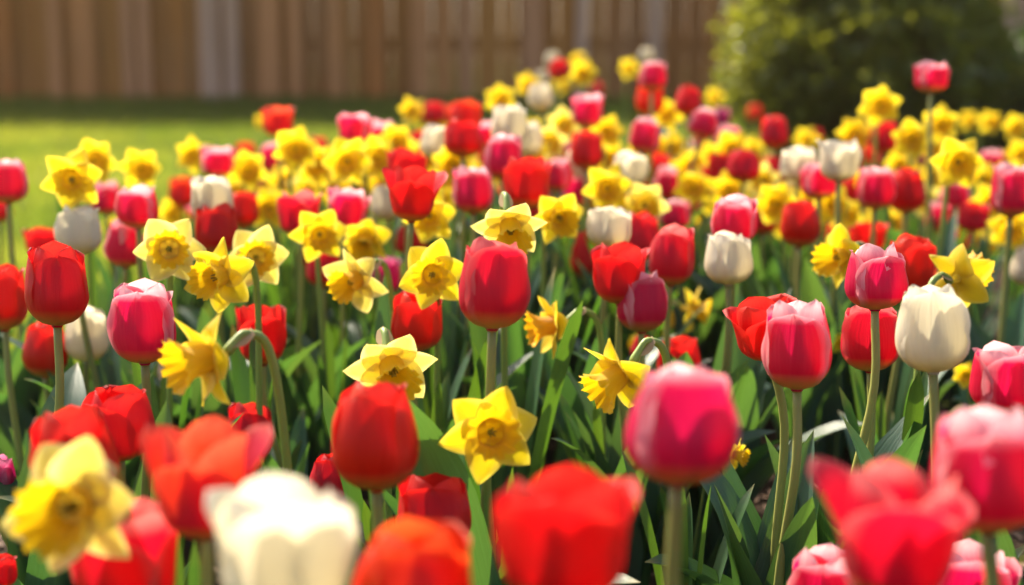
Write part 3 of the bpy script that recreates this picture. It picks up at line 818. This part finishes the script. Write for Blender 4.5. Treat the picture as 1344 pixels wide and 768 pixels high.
d|y|1180|215|34|0|0|blurred yellow daffodil, nearest daffodil below the red tulip among bush-side daffodils
d|y|1135|240|36|0|0|blurred yellow daffodil, nearest daffodil left of the pale-flanked pink tulip
d|l|545|205|40|10|0|blurred yellow daffodil, nearest daffodil left of the far white tulip over daffodils
t|w|1030|232|30|1|0|blurred white tulip, nearest white tulip left of the wide pink tulip under the white pair
t|r|1102|310|34|1|0|blurred red tulip, nearest red tulip above the golden left-facing daffodil
d|y|305|250|40|0|0|blurred yellow daffodil, nearest daffodil right of the fluted white tulip
t|p|330|235|32|1|0|blurred pink tulip, nearest pink tulip right of the pink tulip over the fluted white one
d|y|442|225|40|0|0|blurred yellow daffodil, third-nearest daffodil left of the half hidden white tulip
t|r|470|235|32|1|0|blurred red tulip, nearest red tulip left of the splayed red tulip
d|y|575|262|42|10|0|blurred yellow daffodil, nearest daffodil above the golden daffodil under the splayed red tulip
d|l|640|262|38|-10|0|blurred yellow daffodil, nearest daffodil above the forward-tipped lemon daffodil
t|r|672|262|36|1|0|blurred red tulip, nearest red tulip above the forward-tipped lemon daffodil
t|p|705|258|36|1|0|blurred pink tulip, nearest pink tulip below the broad blurred red tulip
d|y|718|232|36|0|0|blurred yellow daffodil, nearest daffodil right of the broad blurred red tulip
t|r|812|268|38|1|0|blurred red tulip, nearest red tulip above the squat white tulip
d|y|850|222|36|0|0|blurred yellow daffodil, nearest daffodil right of the broad white tulip
t|p|905|262|36|1|0|blurred pink tulip, nearest pink tulip right of the slim magenta-pink tulip
d|y|900|240|40|-10|0|blurred yellow daffodil, nearest daffodil right of the slim magenta-pink tulip
t|r|930|240|34|1|0|blurred red tulip, nearest red tulip right of the slim magenta-pink tulip
d|y|1030|292|42|10|0|blurred yellow daffodil, nearest daffodil left of the smooth red egg-shaped tulip
t|r|1000|285|40|1|0|blurred red tulip, nearest red tulip left of the smooth red egg-shaped tulip
d|y|1070|285|42|0|0|blurred yellow daffodil, nearest daffodil right of the smooth red egg-shaped tulip
t|r|1165|270|34|1|0|blurred red tulip, nearest red tulip left of the smooth red tulip at upper right
d|l|1210|262|40|0|0|blurred yellow daffodil, nearest daffodil right of the smooth red tulip at upper right
t|p|1232|285|36|1|0|blurred pink tulip, nearest pink tulip left of the open red tulip among right-hand daffodils
d|y|1150|292|38|-10|0|blurred yellow daffodil, nearest daffodil below the pale-flanked pink tulip
t|r|1090|232|32|1|0|blurred red tulip, nearest red tulip right of the wide pink tulip under the white pair
d|y|1290|235|38|0|0|blurred yellow daffodil, nearest daffodil right of the ruffled daffodil by the bush
t|p|1302|212|30|1|0|blurred pink tulip, nearest pink tulip right of the ruffled daffodil by the bush
d|y|1325|232|38|10|0|blurred yellow daffodil, nearest daffodil above the white-flanked pink tulip
t|r|645|200|34|1|0|blurred red tulip, nearest red tulip left of the white-shouldered pink tulip
d|y|625|180|34|0|0|blurred yellow daffodil, nearest daffodil left of the overlapping far white tulips
d|y|572|170|32|0|0|blurred yellow daffodil, nearest daffodil above the far white tulip over daffodils
t|p|780|215|32|1|0|blurred pink tulip, nearest pink tulip right of the cream egg-shaped tulip
d|y|840|205|34|0|0|blurred yellow daffodil, nearest daffodil above the broad white tulip
d|y|700|172|32|0|0|blurred yellow daffodil, nearest daffodil right of the overlapping far white tulips
"""
FWD = Vector((0, math.cos(PITCH), -math.sin(PITCH))); UPV = Vector((0, math.sin(PITCH), math.cos(PITCH))); C0 = Vector((0, 0, CAM_Z))
def place(x, y, w, real, hmin, hmax):
    """Where a bloom of about the real width stands, kept at a believable height over the soil."""
    ray = FWD + Vector((1, 0, 0)) * ((x - 672) / FPX) - UPV * ((y - 384) / FPX)
    t = min(FPX * real * (w / 85) ** .22 / w, 4.9)
    for _ in range(60):
        P = C0 + ray * t; h = P.z - ground_z(P.x, P.y)
        if h < hmin: t *= .985
        elif h > hmax and t < 4.9: t *= 1.01
        else: break
    return C0 + ray * t, w * t / FPX

def add_leaves(root, meshes, n, rg, scale, lim):
    a = rg.uniform(0, 6.28)
    for k in range(n):
        o = link('leaf', rg.choice(meshes), root)
        a += 2.4 + rg.uniform(-.4, .4); s = scale * rg.uniform(.78, 1.12)
        o.rotation_euler = (0, 0, a); o.scale = (s, s, s)
        o.location = (math.cos(a) * .006, math.sin(a) * .006, 0)

for i, row in enumerate(FLOWERS.strip().split('\n')):
    k, c, x, y, w, a, b, label = row.split('|')
    w, hh = (w.split('x') + ['0'])[:2]
    x, y, w, a, b, hh = map(float, (x, y, w, a, b, hh)); rg = random.Random(i * 7 + 1)
    if k == 't':
        opn = int(a)
        P, W = place(x, y, w, .056, .21, .56); W *= 1.08 if y < 262 else 1.0
        me, H = tulip_variant(c, opn, i)
        tilt = Quaternion((0, 1, 0), R(b)) @ Quaternion((1, 0, 0), R(rg.uniform(-6, 4)))
        W = W / (.98, 1.0, 1.02, 1.12)[opn]; sq = rg.uniform(.76, .94) if w < 50 else rg.uniform(.94, 1.06)
        if hh: sq = hh / w * (.98, 1.0, 1.02, 1.12)[opn] / H
        base = P - tilt @ Vector((0, 0, H * W * sq * .5))
        gx, gy = base.x + rg.uniform(-.022, .022) - math.sin(R(b)) * .06, base.y + rg.uniform(-.01, .03)
        g = Vector((gx, gy, ground_z(gx, gy)))
        root = tag(empty('tulip', g), label, 'tulip', 'tulips in the flower bed')
        bl = link('bloom', me, root, base - g); bl.scale = (W, W, W * sq); bl.rotation_mode = 'QUATERNION'
        bl.rotation_quaternion = tilt @ Quaternion((0, 0, 1), rg.choice((0, 0, 2.094, 4.189)) * (opn < 3) + rg.uniform(-.45, .45) * (.4 if opn == 3 else 1) + (2.094 if x == 1176 else 0))
        if opn >= 2: link('pistil', PIST, bl)
        e = base - g; st = MB(); h = e.z
        m1 = Vector((e.x * .25 + rg.uniform(-.006, .006), e.y * .25, h * .45)); m2 = e - (tilt @ Vector((0, 0, 1))) * (h * .2)
        st.tube(curve_pts([(0, 0, -.02), m1, m2, e + (tilt @ Vector((0, 0, .012 * W)))], 14), [W * (.080 - .012 * q / 13) for q in range(14)], 9)
        link('stem', st.build('stem', STEM_T), root)
        add_leaves(root, TL, 6 if w > 34 else 4, rg, max(.6, min(1.15, h / .36)), h)
    else:
        P, W = place(x, y, w, .064, .20, .56); W *= 1.2 if y < 275 else 1.1
        yaw, pit = R(a) + R(rg.uniform(-6, 6)), R(b) + R(rg.uniform(-5, 5))
        tocam = (C0 - P); tocam.z *= .6; tocam.normalize()
        d = Quaternion((0, 0, 1), yaw) @ tocam
        axis = d.cross(Vector((0, 0, 1))).normalized(); d = Quaternion(axis, pit) @ d
        cen = P - d * (.13 * W)
        hz = Vector((d.x, d.y, 0)).normalized()
        bk = cen - d * (.19 * W)
        apex = bk - hz * (.16 * W) + Vector((0, 0, (.14 + .10 * max(0, -math.sin(pit))) * W)) - d * .10 * W
        dn = apex - hz * (.30 * W) - Vector((0, 0, .42 * W))
        gx, gy = dn.x - hz.x * .02 + rg.uniform(-.02, .02), dn.y - hz.y * .02 + rg.uniform(-.01, .02)
        g = Vector((gx, gy, ground_z(gx, gy)))
        root = tag(empty('daffodil', g), label, 'daffodil', 'daffodils in the flower bed')
        bl = link('bloom', DB[c][i % 6], root, cen - g); bl.scale = (W, W, W); bl.rotation_mode = 'QUATERNION'
        bl.rotation_quaternion = d.to_track_quat('Z', 'Y') @ Quaternion((0, 0, 1), rg.uniform(-.5, .5))
        tr = link('trumpet', DT[c][i % 4], bl)
        if w > 30: link('stamen_cluster', STAM, bl)
        st = MB(); low = dn - g
        pts = curve_pts([(0, 0, -.02), (low.x * .5, low.y * .5, low.z * .55), low, apex - g, bk - g], 26)
        rad = [.048 * W] * 17 + [.045 * W, .042 * W, .041 * W, .042 * W, .042 * W, .044 * W, .055 * W, .06 * W, .045 * W]
        st.tube(pts, rad, 9)
        sm = link('stem', st.build('stem', STEM_D), root)
        if w > 30:
            sp = MB(); A = apex - g; t3 = (bk - apex).normalized(); upn = Vector((0, 0, 1)); sd = t3.cross(upn).normalized(); rows = []
            for q in range(7):
                s = q / 6; ww = .075 * W * math.sin(math.pi * min(.98, .2 + .8 * s)) + .002
                cc = A - hz * (.04 * W) + t3 * (s * .34 * W) + upn * (.05 * W + .05 * W * s)
                rows.append([cc + sd * (ww * u) - upn * (abs(u) * ww * .8) for u in (-1, -.5, 0, .5, 1)])
            sp.grid(rows); link('spathe', sp.build('spathe', SPATHE), root)
        add_leaves(root, DL, 5 if w > 30 else 3, rg, max(.6, min(1.1, (P.z - g.z) / .36)), P.z - g.z)

# ------------------------------------------------------------------ warm hazy air, added in place of lens flare to brighten the fence
hz_ = MB(); hz_.box(-116, 116, -66, 116, -1.1, 3.15)
m = bpy.data.materials.new('added_haze'); m.use_nodes = True
nt = m.node_tree; nt.nodes.remove(nt.nodes['Principled BSDF'])
pv = nt.nodes.new('ShaderNodeVolumePrincipled')
pv.inputs['Color'].default_value = (1.0, .76, .42, 1); pv.inputs['Density'].default_value = HAZE; pv.inputs['Anisotropy'].default_value = .55
nt.links.new(pv.outputs[0], nt.nodes['Material Output'].inputs['Volume'])
tag(link('haze', hz_.build('haze', m, False)), kind='stuff')
